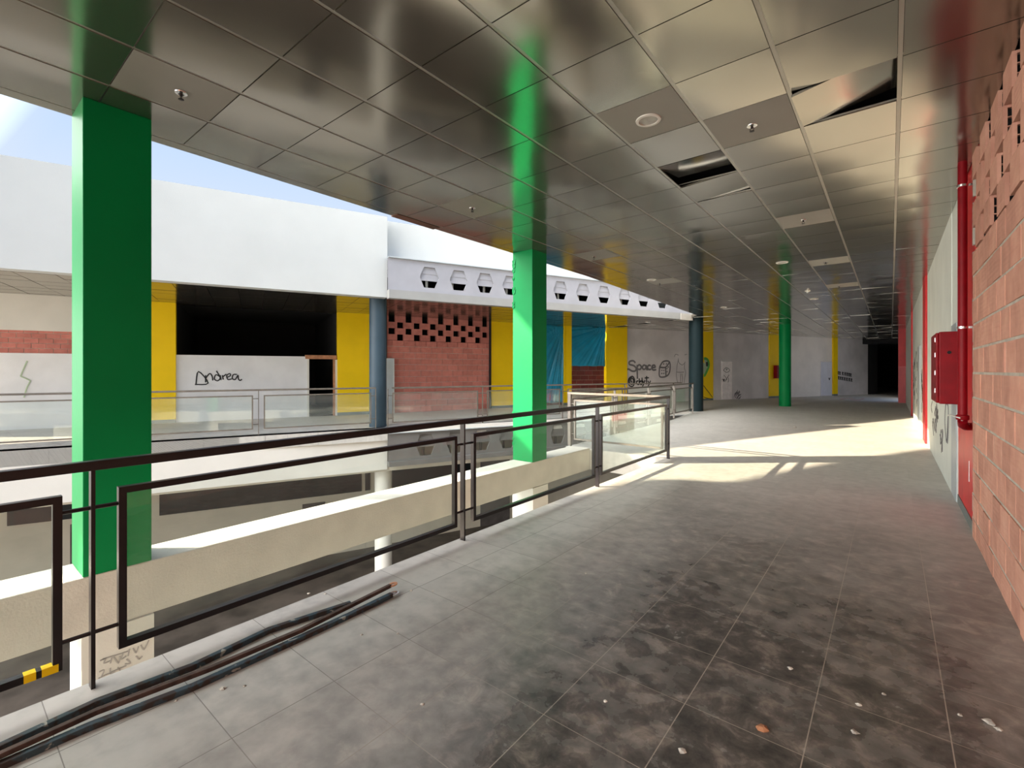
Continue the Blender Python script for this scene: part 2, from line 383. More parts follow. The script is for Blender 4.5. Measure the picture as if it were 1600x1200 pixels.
for i in range(-11, 60):
    for j in range(-16, 7):
        x0 = CX0+.6*j; y0 = CY0+.6*i; c = (x0+.3, y0+.3)
        if c[1] < 17.6:
            if x0 < -4.9: continue
        else:
            if seg_side(c) > 0 or left_of_shops(c): continue
        if x0 > XW-.03: continue
        x1 = min(x0+.6, XW+.02)
        tb.box(x0-.012, x0+.012, y0, y0+.6, H+.003, H+.012)
        if c[1] < 12: tb.box(x0, x1, y0-.003, y0+.003, H+.012, H+.02)
        if (i, j) in open_cells:
            tx, ty, up = open_cells[(i, j)]
            loose.append((x0, x1, y0, tx, ty, up)); continue
        amp = random.choice((.0012, .002, .0035, -.002)) if c[1] < 14 else random.uniform(-.003, .004)
        dz = 0 if c[1] < 9 else random.choice((0, 0, 0, 0, .002))
        tilt = (0, 0) if c[1] < 9 else (random.uniform(-.003, .003), random.uniform(-.002, .002))
        tile_mesh(cm if (i, j) in matt else ct, x0+.014, x1-.014, y0+.004, y0+.596, H-.001+dz, amp, tilt)
# far gallery ceiling, laid along the shop fronts
pairs = [((-14.95, -6.0), (-20.2, -4.6)), ((-14.15, -3.2), (-19.3, -1.9)), ((-12.9, .84), (-17.2, 2.4)), ((-11.5, 4.4), (-15.9, 6.2)), ((-10.25, 7.5), (-14.5, 9.3)), ((-5.75, 17.6), (-10.3, 19.4))]
for k in range(len(pairs)-1):
    (a0, a1), (b0, b1) = pairs[k], pairs[k+1]; L_ = math.dist(a0, b0); n = max(1, round(L_/.6))
    P = lambda s, v: tuple((a0[q]+(b0[q]-a0[q])*s)*(1-v)+(a1[q]+(b1[q]-a1[q])*s)*v for q in (0, 1))
    for i in range(n):
        for j in range(8):
            s0, s1, v0, v1 = (i+.008)/n, (i+.992)/n, (j+.02)/8, (j+.98)/8; zz = H-.001+random.choice((0, 0, .003))
            q = [P(s0, v0), P(s1, v0), P(s1, v1), P(s0, v1)]
            ct.add([(x, y, zz) for x, y in q]+[(x, y, zz+.02) for x, y in q], [(0, 1, 2, 3), (0, 1, 5, 4), (1, 2, 6, 5), (2, 3, 7, 6), (3, 0, 4, 7)])
ceil = struct(ct.build('ceiling', 'tile', smooth=True, recalc=False))
# smooth only the pillowed faces
o = cm.build('ceiling', 'tilematt', smooth=True, recalc=False); struct(o)
o = tb.build('ceiling', 'tbar'); struct(o)
for x0, x1, y0, tx, ty, up in loose:
    mb = MB(); tile_mesh(mb, x0+.012, x1-.012, y0+.01, y0+.585, H+up, .004, (tx, ty), lip=.018)
    lbs = {0: 'shiny metal ceiling tile lifted out of its grid, dark gap along its far edge, left of the other lifted tile',
           1: 'slightly sagging metal ceiling tile just beyond the lifted tile in the middle of the ceiling',
           2: 'large bent metal ceiling tile hanging skew with a dark wedge gap, near the upper right'}
    k = {.09: 0, .02: 1, .03: 2}[ty]
    tag(mb.build('ceiling_tile', 'tile', smooth=True, recalc=False), lbs[k], 'ceiling tile')
# margins along the atrium, black sheet for the unlit void above tiles, roof slabs
tr = MB()
for a, b in zip(FE[:-1], FE[1:]):
    tr.prism([(a[0], a[1]), (-4.757, a[1]), (-4.757, b[1]), (b[0], b[1])], H+.001, H+.10)
struct(tr.build('trim_1', 'tile'))
vd = MB(); vd.prism([(-4.80, -5.3), (XW+.1, -5.3), (XW+.1, 17.6), (-5.2, 17.6), (-4.95, 11)], H+.16, H+.2)
vd.prism([(-5.6, 17.6), (XW+.1, 17.6), (XW+.1, 36.6), (-1.5, 37.5), (-3.5, 34.5), (-8, 24.6), (-11.4, 19.8), (-9.9, 19.4)], H+.05, H+.08)
for k in range(len(pairs)-1):
    (a0, a1), (b0, b1) = pairs[k], pairs[k+1]; vd.prism([a0, b0, b1, a1], H+.05, H+.08)
struct(vd.build('ceiling', 'dark'))
rf = MB(); rf.prism([(-4.87, -5.3), (3.2, -5.3), (3.2, 17.6), (-5.3, 17.6), (-5.02, 11.6), (-4.87, 8.5)], H+.22, 4.3)
rf.prism([(-5.7, 17.6), (.9, 17.6), (.9, 62), (-6, 62), (-8.6, 25), (-11.8, 20), (-10, 19.5)], H+.1, 4.3)
rf.prism([(p[0][0]-.2, p[0][1]+.05) for p in pairs[:5]]+[p[1] for p in pairs[:5]][::-1], 3.7, 5.3)
rf.prism([pairs[4][0], pairs[5][0], pairs[5][1], pairs[4][1]], 4.42, 4.5)
struct(rf.build('ceiling', 'white'))
# brown gap where a margin plate is missing
g = MB(); g.box(-4.90, -4.77, 3.66, 4.36, H-.006, H+.003)
tag(g.build('edge_plate', 'brown'), 'rust brown strip where the ceiling edge plate has come away above the atrium', 'ceiling edge')

# ------------------------------------------------------------------ far gallery fascias
fa = MB()
def ribbon(mb, P, z0, z1, th):
    # front face along P (room side = right-hand), thickness to the left
    n = []
    for i in range(len(P)):
        a = P[max(i-1, 0)]; b = P[min(i+1, len(P)-1)]; l = math.dist(a, b); n.append(((b[1]-a[1])/l, -(b[0]-a[0])/l))
    Q = [(p[0]-q[0]*th, p[1]-q[1]*th) for p, q in zip(P, n)]
    mb.prism(P+Q[::-1], z0, z1)
ribbon(fa, F, 3.40, 5.5, .30); struct(fa.build('wall_fascia', 'white'))
fb = MB(); ribbon(fb, F, -1.07, -.0, .30); struct(fb.build('wall_fascia', 'lowwhite'))
fc = MB(); fc.wall((-10.5, 7.7), (-6.2, 17.9), 4.5, 5.5, .3); struct(fc.build('wall_fascia', 'white'))
GL = math.dist(G0, G1); gd = ((G1[0]-G0[0])/GL, (G1[1]-G0[1])/GL); gn = (gd[1], -gd[0])
def gp(u, off=0): return (G0[0]+gd[0]*u+gn[0]*off, G0[1]+gd[1]*u+gn[1]*off)
def hexbeam(z0, zt, zh0, zh1, cuts, flz0, label, sheetz, flange_m, web_m='steelgrey'):
    root = thing('perforated_beam', (*gp(0), z0), label, 'beam')
    mb = MB(); th = .04; zc = (zh0+zh1)/2
    us = [-.1]+[(a+b)/2 for a, b in zip(cuts[:-1], cuts[1:])]+[cuts[-1]+.45]
    def P3(u, z, off): p = gp(u, off); return (p[0], p[1], z)
    for k, c in enumerate(cuts):
        u0, u1 = us[k], us[k+1]
        for sgn, Z in ((1, zt), (-1, z0)):
            zz = zh1 if sgn > 0 else zh0
            pl = [(u0, zc), (c-.27, zc), (c-.15, zz), (c+.15, zz), (c+.27, zc), (u1, zc), (u1, Z), (u0, Z)]
            for off in (0, -th): mb.add([P3(a, b, off) for a, b in pl], [tuple(range(8))])
            ed = pl[1:5]
            mb.add([P3(a, b, 0) for a, b in ed]+[P3(a, b, -th) for a, b in ed], [(i, i+1, 5+i, 4+i) for i in range(3)])
    # plain end
    a = us[-1]; b_ = GL
    if b_ > a: mb.add([P3(a, z0, 0), P3(b_, z0, 0), P3(b_, zt, 0), P3(a, zt, 0), P3(a, z0, -th), P3(b_, z0, -th), P3(b_, zt, -th), P3(a, zt, -th)], [(0, 1, 2, 3), (4, 5, 6, 7), (0, 1, 5, 4), (2, 3, 7, 6)])
    mb.build('web', web_m, root, recalc=False)
    f = MB(); f.wall(gp(-.1), gp(GL), flz0, z0, .22, .10); f.build('bottom_flange', flange_m, root)
    f = MB(); f.wall(gp(-.1), gp(GL), zt, zt+.02, .2, .06); f.build('top_cap', 'doorgrey', root)
    if sheetz:
        s_ = MB(); k = 0; z = sheetz
        while z < zt-.02:
            s_.wall(gp(-.1), gp(GL), z, min(z+.09, zt), .02, -.045-.012*(k % 2)); z += .09; k += 1
        s_.build('ribbed_sheet', web_m, root)
        p = MB()
        for c in cuts[::1]:
            d = {0: .02, 1: -.08, 2: .10}[cuts.index(c) % 3]
            q = gp(c+d, -.3); p.tube([(*q, z0), (*q, sheetz+.1)], .035, 8)
        p.build('back_strut', 'white' if web_m == 'steelgrey' else web_m, root)
    return root
cuts = [1.0, 1.84, 2.64, 3.46, 4.33, 5.22, 6.08, 6.93, 7.81, 8.67, 9.55]
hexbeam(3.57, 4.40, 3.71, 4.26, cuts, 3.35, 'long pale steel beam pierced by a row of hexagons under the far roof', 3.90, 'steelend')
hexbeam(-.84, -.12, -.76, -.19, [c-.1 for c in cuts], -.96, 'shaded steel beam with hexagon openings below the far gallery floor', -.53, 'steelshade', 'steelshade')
lb = MB(); lb.wall(gp(-.1), gp(GL), -.84, -.14, .02, -.5); struct(lb.build('wall_underfloor', 'taupe'))
sl = MB(); sl.wall(gp(-.1), gp(GL), -.12, 0, .2, .02); struct(sl.build('trim_2', 'lowwhite'))
# dark plenum behind upper beam
pl = MB(); pl.wall(gp(-.1), gp(GL), 3.5, 4.42, .05, -1.6); struct(pl.build('wall_plenum', 'dark'))

# ------------------------------------------------------------------ columns
def shaft_box(name, parent, m, x0, x1, y0, y1, z0, z1, bev=.006):
    b = MB(); b.box(x0, x1, y0, y1, z0, z1); return b.build(name, m, parent, bevel=bev)
for (y0, lb_, gap) in ((.69, 'thick square green column nearest the camera, left side of the picture', 0), (6.06, 'sunlit square green column standing on the parapet beam in the middle', 1)):
    r = thing('square_column', (-4.66, y0+.2, .03), lb_, 'column')
    s_ = shaft_box('shaft', r, 'green', -4.86, -4.46, y0, y0+.4, .03, H+.0)
    c_ = MB()
    if gap:
        for k in range(14):
            z = 2.45+random.uniform(0, .9) if k < 8 else random.uniform(.1, 1.0); w = random.uniform(.02, .05)
            c_.add([(-4.862, y0-.006, z), (-4.862+w, y0-.012, z+.02), (-4.85+w, y0-.004, z+w*2), (-4.87, y0-.01, z+w*1.6), (-4.86, y0+.0, z+.01), (-4.85+w, y0, z+.02)], [(0, 1, 2, 3), (0, 1, 5, 4)])
        c_.build('peeled_paint', 'green', r)
    else:
        for z, w in ((.98, .06), (.62, .03)):
            c_.lathe((-4.862, y0+.03, z), [(.004, -w), (.018, -w*.5), (.022, 0), (.016, w*.5), (.004, w)], 8)
        c_.build('paint_blister', 'green', r)
for (y0, lb_) in ((.69, 'white square pillar under the parapet beam below the nearest green column'), (6.06, 'white square pillar under the parapet beam below the middle green column')):
    b = MB(); b.box(-4.86, -4.44, y0-.01, y0+.41, -4.5, -.38); tag(b.build('lower_pillar', 'lowwhite'), lb_, 'column')
def roundcol(x, ybase, wpx, z0, z1, m, label, name='round_column'):
    t = EYE*FPX/(ybase-HOR); d = ray(x); r = wpx*t/FPX/2; k = math.hypot(*d); t2 = t+r*1.0
    c = (d[0]*t2, d[1]*t2)
    b = MB(); b.lathe((c[0], c[1], 0), [(r, z0), (r, z1)], 28); o_ = b.build(name, m, smooth=True); tag(o_, label, 'column'); return c, r
cb, rb = roundcol(590.5, 668, 26.5, 0, H, 'bluecol', 'slate blue round column at the corner of the far gallery, sky light on its side')
b = MB(); b.lathe((cb[0]+.1, cb[1]+.1, 0), [(rb, -4.5), (rb, -1.07)], 28); tag(b.build('lower_pillar', 'lowwhite', smooth=True), 'round white pillar on the ground floor below the slate blue column', 'column')
roundcol(1087.5, 643, 21.5, 0, H, 'bluecol_shade', 'slate blue round column darkened for shade at the far corner of the atrium')
cg, rg = roundcol(1226.5, 635, 17, 0, H, 'green', 'slender round green column standing alone in the far hall')

# ------------------------------------------------------------------ near railing
XR = -2.95
def railing(origin, d, n, posts, panels, label, m='rail', hand=None, zlo=.14, zhi=.93, hz=1.05, fr=.032, pw=.05, end_extra=0, hs=.045):
    """posts/panels are distances along unit vector d from origin; n is the sideways unit vector"""
    root = thing('glass_railing', (origin[0], origin[1], 0), label, 'railing')
    P = lambda s_, z: (origin[0]+d[0]*s_, origin[1]+d[1]*s_, z)
    h = MB(); h.bar([P(hand[0], hz), P(hand[1], hz)], hs*1.1, hs); h.build('handrail', m, root, bevel=.004)
    for s_ in posts:
        b = MB(); b.wall(P(s_-.008, 0)[:2], P(s_+.008, 0)[:2], 0, hz-.02, pw, pw/2); b.build('post', m, root)
    for a, b_ in panels:
        f = MB()
        f.bar([P(a, zhi-fr/2), P(b_, zhi-fr/2)], fr*1.2, fr); f.bar([P(a, zlo+fr/2), P(b_, zlo+fr/2)], fr*1.2, fr)
        for q in (a+fr/2, b_-fr/2): f.wall(P(q-fr/2, 0)[:2], P(q+fr/2, 0)[:2], zlo+fr, zhi-fr, fr*1.2, fr*.6)
        fo = f.build('panel_frame', m, root)
        g_ = MB(); g_.wall(P(a+fr, 0)[:2], P(b_-fr, 0)[:2], zlo+fr, zhi-fr, .008, .004)
        g_.build('glass_pane', 'glass', fo)
    for s_ in posts:
        ends = [e_ for p in panels for e_ in p if abs(e_-s_) < .32]
        if not ends: continue
        lo, hi = min(ends+[s_]), max(ends+[s_])
        for z in (.257, .85):
            c_ = MB(); c_.tube([P(lo, z), P(hi, z)], .010, 8); c_.build('connector', m, root)
    return root
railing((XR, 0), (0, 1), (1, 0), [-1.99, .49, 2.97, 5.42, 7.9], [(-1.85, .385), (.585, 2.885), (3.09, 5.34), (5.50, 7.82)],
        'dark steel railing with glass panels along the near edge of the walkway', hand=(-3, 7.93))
tp = MB()
for a_, b_ in ((.262, .30), (.318, .372)): tp.box(XR-.021, XR+.021, a_, b_, .139, .174)
fr_ = [o for o in bpy.data.objects if o.name.startswith('panel_frame')][0]
t_ = tp.build('tape', 'yellow', fr_); 
blk = MB(); blk.wall(gp(10.35, .12), gp(GL, .12), 3.33, 3.56, .2); tag(blk.build('beam_end_block', 'concrete'), 'small stained concrete block where the far beam meets the dark round column', 'concrete block')
# rail closing the void, the inner rail down to the dark column, and the far gallery rails
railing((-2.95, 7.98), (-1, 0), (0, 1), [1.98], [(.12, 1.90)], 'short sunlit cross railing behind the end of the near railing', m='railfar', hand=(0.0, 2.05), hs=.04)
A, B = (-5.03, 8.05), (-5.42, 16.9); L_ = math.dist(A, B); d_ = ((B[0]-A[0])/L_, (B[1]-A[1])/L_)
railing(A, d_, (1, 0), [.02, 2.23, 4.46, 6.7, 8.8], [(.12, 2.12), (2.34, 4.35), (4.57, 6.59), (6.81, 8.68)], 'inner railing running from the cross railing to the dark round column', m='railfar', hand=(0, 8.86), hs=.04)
def fpoint(x, off=.12):   # on the gallery edge left of the column
    i_u, t, p = onpoly(x, F); return p
Fp = [(-14.8, -6), (-14.0, -3.2), (-12.95, .84), (-11.57, 4.4), (-10.36, 7.32)]
p1 = onpoly(0, Fp)[2]; p2 = onpoly(404, Fp)[2]; p3 = onpoly(587, Fp)[2]
L_ = math.dist(p2, p3); d_ = ((p3[0]-p2[0])/L_, (p3[1]-p2[1])/L_)
def along(o_, d0, x, B_):
    q = online(x, o_, B_)[2]; return (q[0]-o_[0])*d0[0]+(q[1]-o_[1])*d0[1]
railing(p2, d_, None, [L_], [(along(p2, d_, 412, p3), along(p2, d_, 580, p3))], 'far gallery railing panel just left of the slate blue column', m='railfar', hand=(0, L_), hs=.04, fr=.028)
L2 = math.dist(p1, p2); d2 = ((p2[0]-p1[0])/L2, (p2[1]-p1[1])/L2)
railing(p1, d2, None, [L2, L2-3.08, -1.9], [(L2-2.98, L2-.11), (-1.8, L2-3.2)], 'far gallery railing stretch seen behind the nearest green column', m='railfar', hand=(-5, L2), hs=.04, fr=.028)
A = gp(.02, -.10); B = gp(GL-.35, -.10); L_ = math.dist(A, B)
xs = [along(A, gd, x, B) for x in (606, 613, 747, 754, 761, 875, 883, 889)]
railing(A, gd, None, [xs[0], xs[3], (xs[5]+xs[6])/2, xs[6]+2.45, xs[6]+4.75], [(xs[1], xs[2]), (xs[4], xs[5]), (xs[6]+.1, xs[6]+2.35), (xs[6]+2.55, xs[6]+4.65)],
        'far gallery railing between the slate blue column and the dark round column', m='railfar', hand=(0, L_), hs=.04, fr=.028)

# ------------------------------------------------------------------ shop fronts on the far side
def wpt(x): return onpoly(x, WL)
def seg(x0, x1):
    a = wpt(x0); b = wpt(x1); pts = [a[2]]
    for k in range(len(WL)):
        if a[0] < k < b[0]: pts.append(WL[k])
    pts.append(b[2]); return pts
def wslab(name, m, x0, x1, z0, z1, th=.2, off=0.0, parent=None):
    mb = MB(); P = seg(x0, x1)
    for a, b in zip(P[:-1], P[1:]): mb.wall(a, b, z0, z1, th, off)
    return mb.build(name, m, parent)
def wz(x, y): return zat(y, wpt(x)[1])
def wbricks(name, m, x0, x1, z0, z1, course, length, th=.12, off=.0, holes=None, mortar=True):
    """block wall between picture columns x0..x1; holes=(zmin): open chequer above it"""
    mb = MB(); P = seg(x0, x1); A, B = P[0], P[-1]; L_ = math.dist(A, B); d = ((B[0]-A[0])/L_, (B[1]-A[1])/L_)
    z = z0; k = 0
    while z < z1-.01:
        zt = min(z+course-.012, z1); hol = holes is not None and z > holes-.01
        step = length*1.0; s_ = -(k % 2)*step/2
        if hol: step = .62; s_ = -(k % 2)*step/2
        while s_ < L_:
            a = max(0, s_); b = min(L_, s_+(.38 if hol else step-.012))
            if b > a+.01: mb.wall((A[0]+d[0]*a, A[1]+d[1]*a), (A[0]+d[0]*b, A[1]+d[1]*b), z, zt+(.012 if hol else 0), th, off+random.uniform(-.004, .004))
            s_ += step
        z += course; k += 1
    o_ = mb.build(name, m)
    if mortar:
        zz = z1 if holes is None else holes
        q = MB(); q.wall(A, B, z0, zz, th-.02, off-.012); mo = q.build('mortar', 'mortar', o_)
    return o_
ZT = H+.10
zb1, zb0 = wz(60, 517), wz(60, 552)
# far left bay: cream head, brick band, white low wall
struct(wslab('wall_left', 'lowwhite', -260, 236, zb1, ZT, .2, .06))
struct(wbricks('wall_left', 'brickfar', -260, 236, zb0, zb1, .13, .28))
struct(wslab('wall_left', 'whitewall', -260, 236, 0, zb0, .2, .03))
def pier(x0, x1, label, name='painted_pier', z0=.1, off=.06, th=.2):
    r = thing(name, (*wpt((x0+x1)/2)[2], 0), label, 'pier')
    wslab('pier_face', 'yellow', x0, x1, z0, ZT, th, off, r); wslab('skirting', 'greytrim', x0, x1, 0, z0, th, off-.003, r)
    return r
pier(232, 275, 'yellow pier just right of the nearest green column')
# dark shop with the Andrea wall
zl = wz(400, 556)
struct(wslab('wall_left', 'whitewall', 275, 481, 0, zl, .15))
struct(wslab('wall_left', 'whitewall', 522, 527.5, 0, wz(525, 562), .15, .0))
r = thing('door_opening', (*wpt(502)[2], 0), 'open shop doorway with raw timber lintel left of a yellow pier', 'doorway')
wslab('lintel', 'wood', 477, 526, wz(500, 561), wz(500, 555), .16, .02, r)
wslab('jamb', 'lowwhite', 480, 483, 0, wz(482, 561), .17, .015, r); wslab('jamb', 'wood', 521, 523.5, 0, wz(522, 561), .17, .015, r)
pier(527, 577, 'wide yellow pier between the dark shop and the slate blue column')
struct(wslab('wall_left', 'yellow', 577, 604, 0, ZT, .2))
dp = thing('metal_door', (*wpt(608)[2], 0), 'narrow grey metal door edge at the left of the far brick wall', 'door')
wslab('door_leaf', 'doorgrey', 598, 613, 0, wz(608, 560), .05, .16, dp); wslab('door_edge', 'white', 612.6, 614, 0, wz(608, 560), .06, .17, dp)
struct(wbricks('wall_left', 'brickfar', 604, 766, 0, H, .215, .42, holes=wz(690, 541)))
pier(766, 826, 'yellow pier between the far brick wall and the middle green column')
def tarp(x0, x1, z0, z1, label, seed):
    a = wpt(x0)[2]; b = wpt(x1)[2]; L_ = math.dist(a, b); nx, ny = (b[1]-a[1])/L_, -(b[0]-a[0])/L_
    n, m_ = 60, 40; vs = []; rnd = random.Random(seed); cx = 1.0 if seed else .9
    for i in range(n+1):
        for j in range(m_+1):
            u, v = i/n, j/m_; ang = math.atan2(1.03-v, 1.02-u); rr = math.hypot(1.02-u, 1.03-v)
            w = .045*math.sin(ang*30+seed)*abs(math.sin(ang*7))*min(1, rr*2)*math.exp(-rr*.6)+.012*math.sin(ang*71+3)+.02*math.sin(v*9+u*4)*u*(1-u)
            vs.append((a[0]+(b[0]-a[0])*u+nx*(.05+w), a[1]+(b[1]-a[1])*u+ny*(.05+w), z0+(z1-z0)*v+.01*math.sin(u*17)*(1-v)))
    mb = MB(); mb.add(vs, [(i*(m_+1)+j, (i+1)*(m_+1)+j, (i+1)*(m_+1)+j+1, i*(m_+1)+j+1) for i in range(n) for j in range(m_)])
    o_ = mb.build('tarpaulin', 'tarp', smooth=True, recalc=False); md = o_.modifiers.new('t', 'SOLIDIFY'); md.thickness = .004
    return tag(o_, label, 'tarpaulin')
struct(wslab('wall_left', 'brickdark', 826, 879, 0, ZT, .1, -.1))
tarp(826, 879.5, .12, H, 'narrow blue tarpaulin hanging to the floor right of the middle green column', 0)
pier(879, 891.5, 'thin yellow pier between the two blue tarpaulins', off=.10)
tarp(891, 945, wz(918, 572), H, 'wide creased blue tarpaulin covering only the top of the shop opening', 2)
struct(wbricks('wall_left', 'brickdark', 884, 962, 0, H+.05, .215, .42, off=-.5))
pier(946, 978.5, 'yellow pier left of the grey graffiti wall', off=.08)
struct(wslab('wall_left', 'lilac', 978, 1098, 0, ZT))
pier(1098, 1113.5, 'yellow pier with a green alien painted on it, behind the dark round column', off=.04)
struct(wslab('wall_left', 'lilac', 1113, 1201, 0, ZT))
pier(1201, 1224, 'yellow pier carrying a red fire cabinet beside the slender green column', off=.05)
struct(wslab('wall_left', 'pale', 1224, 1300, 0, ZT))
pier(1300, 1307, 'narrow yellow pier right of the white door at the far end', off=.08)
struct(wslab('wall_left', 'lilac', 1307, 1356, 0, ZT)); struct(wslab('wall_left', 'dark', 1356, 1371, 0, ZT))  # last strip is painted black in place of the unlit opening
# unlit room behind the open chequer brickwork
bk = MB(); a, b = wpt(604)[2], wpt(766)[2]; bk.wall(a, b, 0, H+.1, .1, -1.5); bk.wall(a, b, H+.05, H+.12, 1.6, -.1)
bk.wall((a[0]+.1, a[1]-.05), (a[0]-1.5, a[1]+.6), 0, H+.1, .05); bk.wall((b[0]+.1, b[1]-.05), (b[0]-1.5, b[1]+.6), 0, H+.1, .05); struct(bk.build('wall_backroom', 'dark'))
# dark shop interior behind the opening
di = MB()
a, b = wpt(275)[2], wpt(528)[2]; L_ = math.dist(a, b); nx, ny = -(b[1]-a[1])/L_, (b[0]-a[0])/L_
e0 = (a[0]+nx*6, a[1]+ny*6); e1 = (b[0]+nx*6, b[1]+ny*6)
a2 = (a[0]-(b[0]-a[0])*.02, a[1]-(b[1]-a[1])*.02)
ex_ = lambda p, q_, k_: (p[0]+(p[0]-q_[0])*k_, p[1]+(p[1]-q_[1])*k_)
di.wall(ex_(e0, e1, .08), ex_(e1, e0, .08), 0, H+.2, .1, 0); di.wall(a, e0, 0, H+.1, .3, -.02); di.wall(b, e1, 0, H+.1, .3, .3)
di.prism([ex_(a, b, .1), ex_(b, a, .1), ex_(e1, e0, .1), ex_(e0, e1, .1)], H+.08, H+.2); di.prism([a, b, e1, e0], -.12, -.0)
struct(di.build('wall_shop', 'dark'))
# two dim uprights inside the dark shop
for x, w_ in ((291, 5), (487, 3)):
    pass
# dark hall at the end of the corridor
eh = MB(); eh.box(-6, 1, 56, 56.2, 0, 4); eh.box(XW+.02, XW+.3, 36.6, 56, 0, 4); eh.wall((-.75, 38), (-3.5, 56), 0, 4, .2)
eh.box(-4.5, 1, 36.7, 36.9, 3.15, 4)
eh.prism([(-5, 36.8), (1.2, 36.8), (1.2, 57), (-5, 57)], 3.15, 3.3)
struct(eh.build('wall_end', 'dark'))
q = MB(); 
d = ray(1367); t = 40/d[1]*1.0; q.box(d[0]*t-.13, d[0]*t+.13, 40, 40.25, 0, 2.6)
tag(q.build('grey_post', 'taupe'), 'dim grey post standing in the unlit hall at the corridor end', 'post')

# shop doors
dn = 0
def wdoor(x0, x1, ytop, m, handle_x, label):
    global dn; dn += 1
    z1 = wz((x0+x1)/2, ytop)
    o_ = wslab('door_%d' % dn, m, x0, x1, .02, z1, .05, .03); struct(o_)
    f = wslab('door_frame', 'lilac', x0-.8, x1+.8, .0, z1+.05, .04, .012, o_)
    p = wpt(handle_x); h_ = MB(); c = p[2]; nx, ny = .9, -.43
    h_.bar([(c[0]+nx*.05, c[1]+ny*.05, 1.0), (c[0]+nx*.09, c[1]+ny*.09, 1.0)], .03, .12); h_.bar([(c[0]+nx*.09-.06, c[1]+ny*.09-.1, 1.05), (c[0]+nx*.09+.03, c[1]+ny*.09+.05, 1.05)], .02, .03)
    h_.build('handle', 'ink', o_)
    return o_
wdoor(1127.5, 1143, 565, 'doorpink', 1129, '')
wdoor(1282.5, 1299, 566, 'doorwhite', 1294, '')

# ------------------------------------------------------------------ spray paint: thin strips lying on the walls
def strokes(name, m, lines, w, label, hit, parent=None, cat='graffiti'):
    """lines: lists of picture points; hit(x,y) -> (point, normal)"""
    mb = MB()
    for ln in lines:
        # smooth the line
        pts = []
        for i in range(len(ln)-1):
            p0 = ln[max(i-1, 0)]; p1_ = ln[i]; p2_ = ln[i+1]; p3_ = ln[min(i+2, len(ln)-1)]
            for k in range(4):
                t = k/4
                pts.append(tuple(.5*((2*p1_[q])+(-p0[q]+p2_[q])*t+(2*p0[q]-5*p1_[q]+4*p2_[q]-p3_[q])*t*t+(-p0[q]+3*p1_[q]-3*p2_[q]+p3_[q])*t**3) for q in (0, 1)))
        pts.append(ln[-1]); V = []; Nn = None
        for p in pts:
            c, nn = hit(*p); V.append(Vector(c)); Nn = Vector(nn)
        vs = []
        for i, p in enumerate(V):
            d = V[min(i+1, len(V)-1)]-V[max(i-1, 0)]
            if d.length < 1e-6: d = Vector((0, 0, 1))
            s_ = d.normalized().cross(Nn).normalized()*w/2
            o_ = Nn*.004
            vs += [p-s_, p+s_, p+s_*.8+o_, p-s_*.8+o_]
        fs = [(i*4+k, i*4+(k+1) % 4, (i+1)*4+(k+1) % 4, (i+1)*4+k) for i in range(len(V)-1) for k in range(4)]
        n = len(V)-1; fs += [(3, 2, 1, 0), (n*4, n*4+1, n*4+2, n*4+3)]
        mb.add(vs, fs)
    o_ = mb.build(name, m, parent)
    if parent is None: tag(o_, label, cat)
    return o_
def whit(off):
    def f(x, y):
        i_u, t, p = wpt(x); k = min(int(max(i_u, 0)), len(WL)-2); a, b = WL[k], WL[k+1]; l = math.dist(a, b)
        nx, ny = (b[1]-a[1])/l, -(b[0]-a[0])/l; t2 = t-off*(1/abs((ray(x)[0]*nx+ray(x)[1]*ny)))
        d = ray(x); return (d[0]*t2, d[1]*t2, zat(y, t2)), (nx, ny, 0)
    return f
def mapz(pts, ox, oy, k): return [(ox+x/k, oy+y/k) for x, y in pts]
# "Andrea" (drawn from the 4x view, origin 0,400)
an = [[(1218, 803), (1300, 795), (1240, 722), (1225, 800)], [(1285, 745), (1285, 790)], [(1285, 765), (1310, 735), (1325, 750), (1330, 778)],
      [(1375, 755), (1350, 742), (1340, 768), (1360, 780), (1376, 760), (1352, 718)], [(1376, 745), (1382, 775)], [(1390, 745), (1395, 772)], [(1393, 755), (1415, 738)],
      [(1415, 760), (1440, 748), (1435, 735), (1417, 748), (1425, 772), (1448, 768)], [(1480, 740), (1458, 742), (1452, 765), (1470, 772), (1487, 745), (1490, 768), (1500, 778), (1512, 770)]]
strokes('graffiti', 'ink', [mapz(l, 0, 400, 4) for l in an], .035, 'black handwritten name sprayed on the white low wall of the dark shop', whit(.008))
strokes('graffiti', 'inkpale', [mapz(l, 0, 400, 4) for l in [[(170, 655), (150, 700), (128, 752)], [(128, 752), (160, 765), (190, 780)], [(190, 780), (165, 830), (150, 885)]]], .03, 'thin pale green zigzag line on the white wall at the far left', whit(.04))
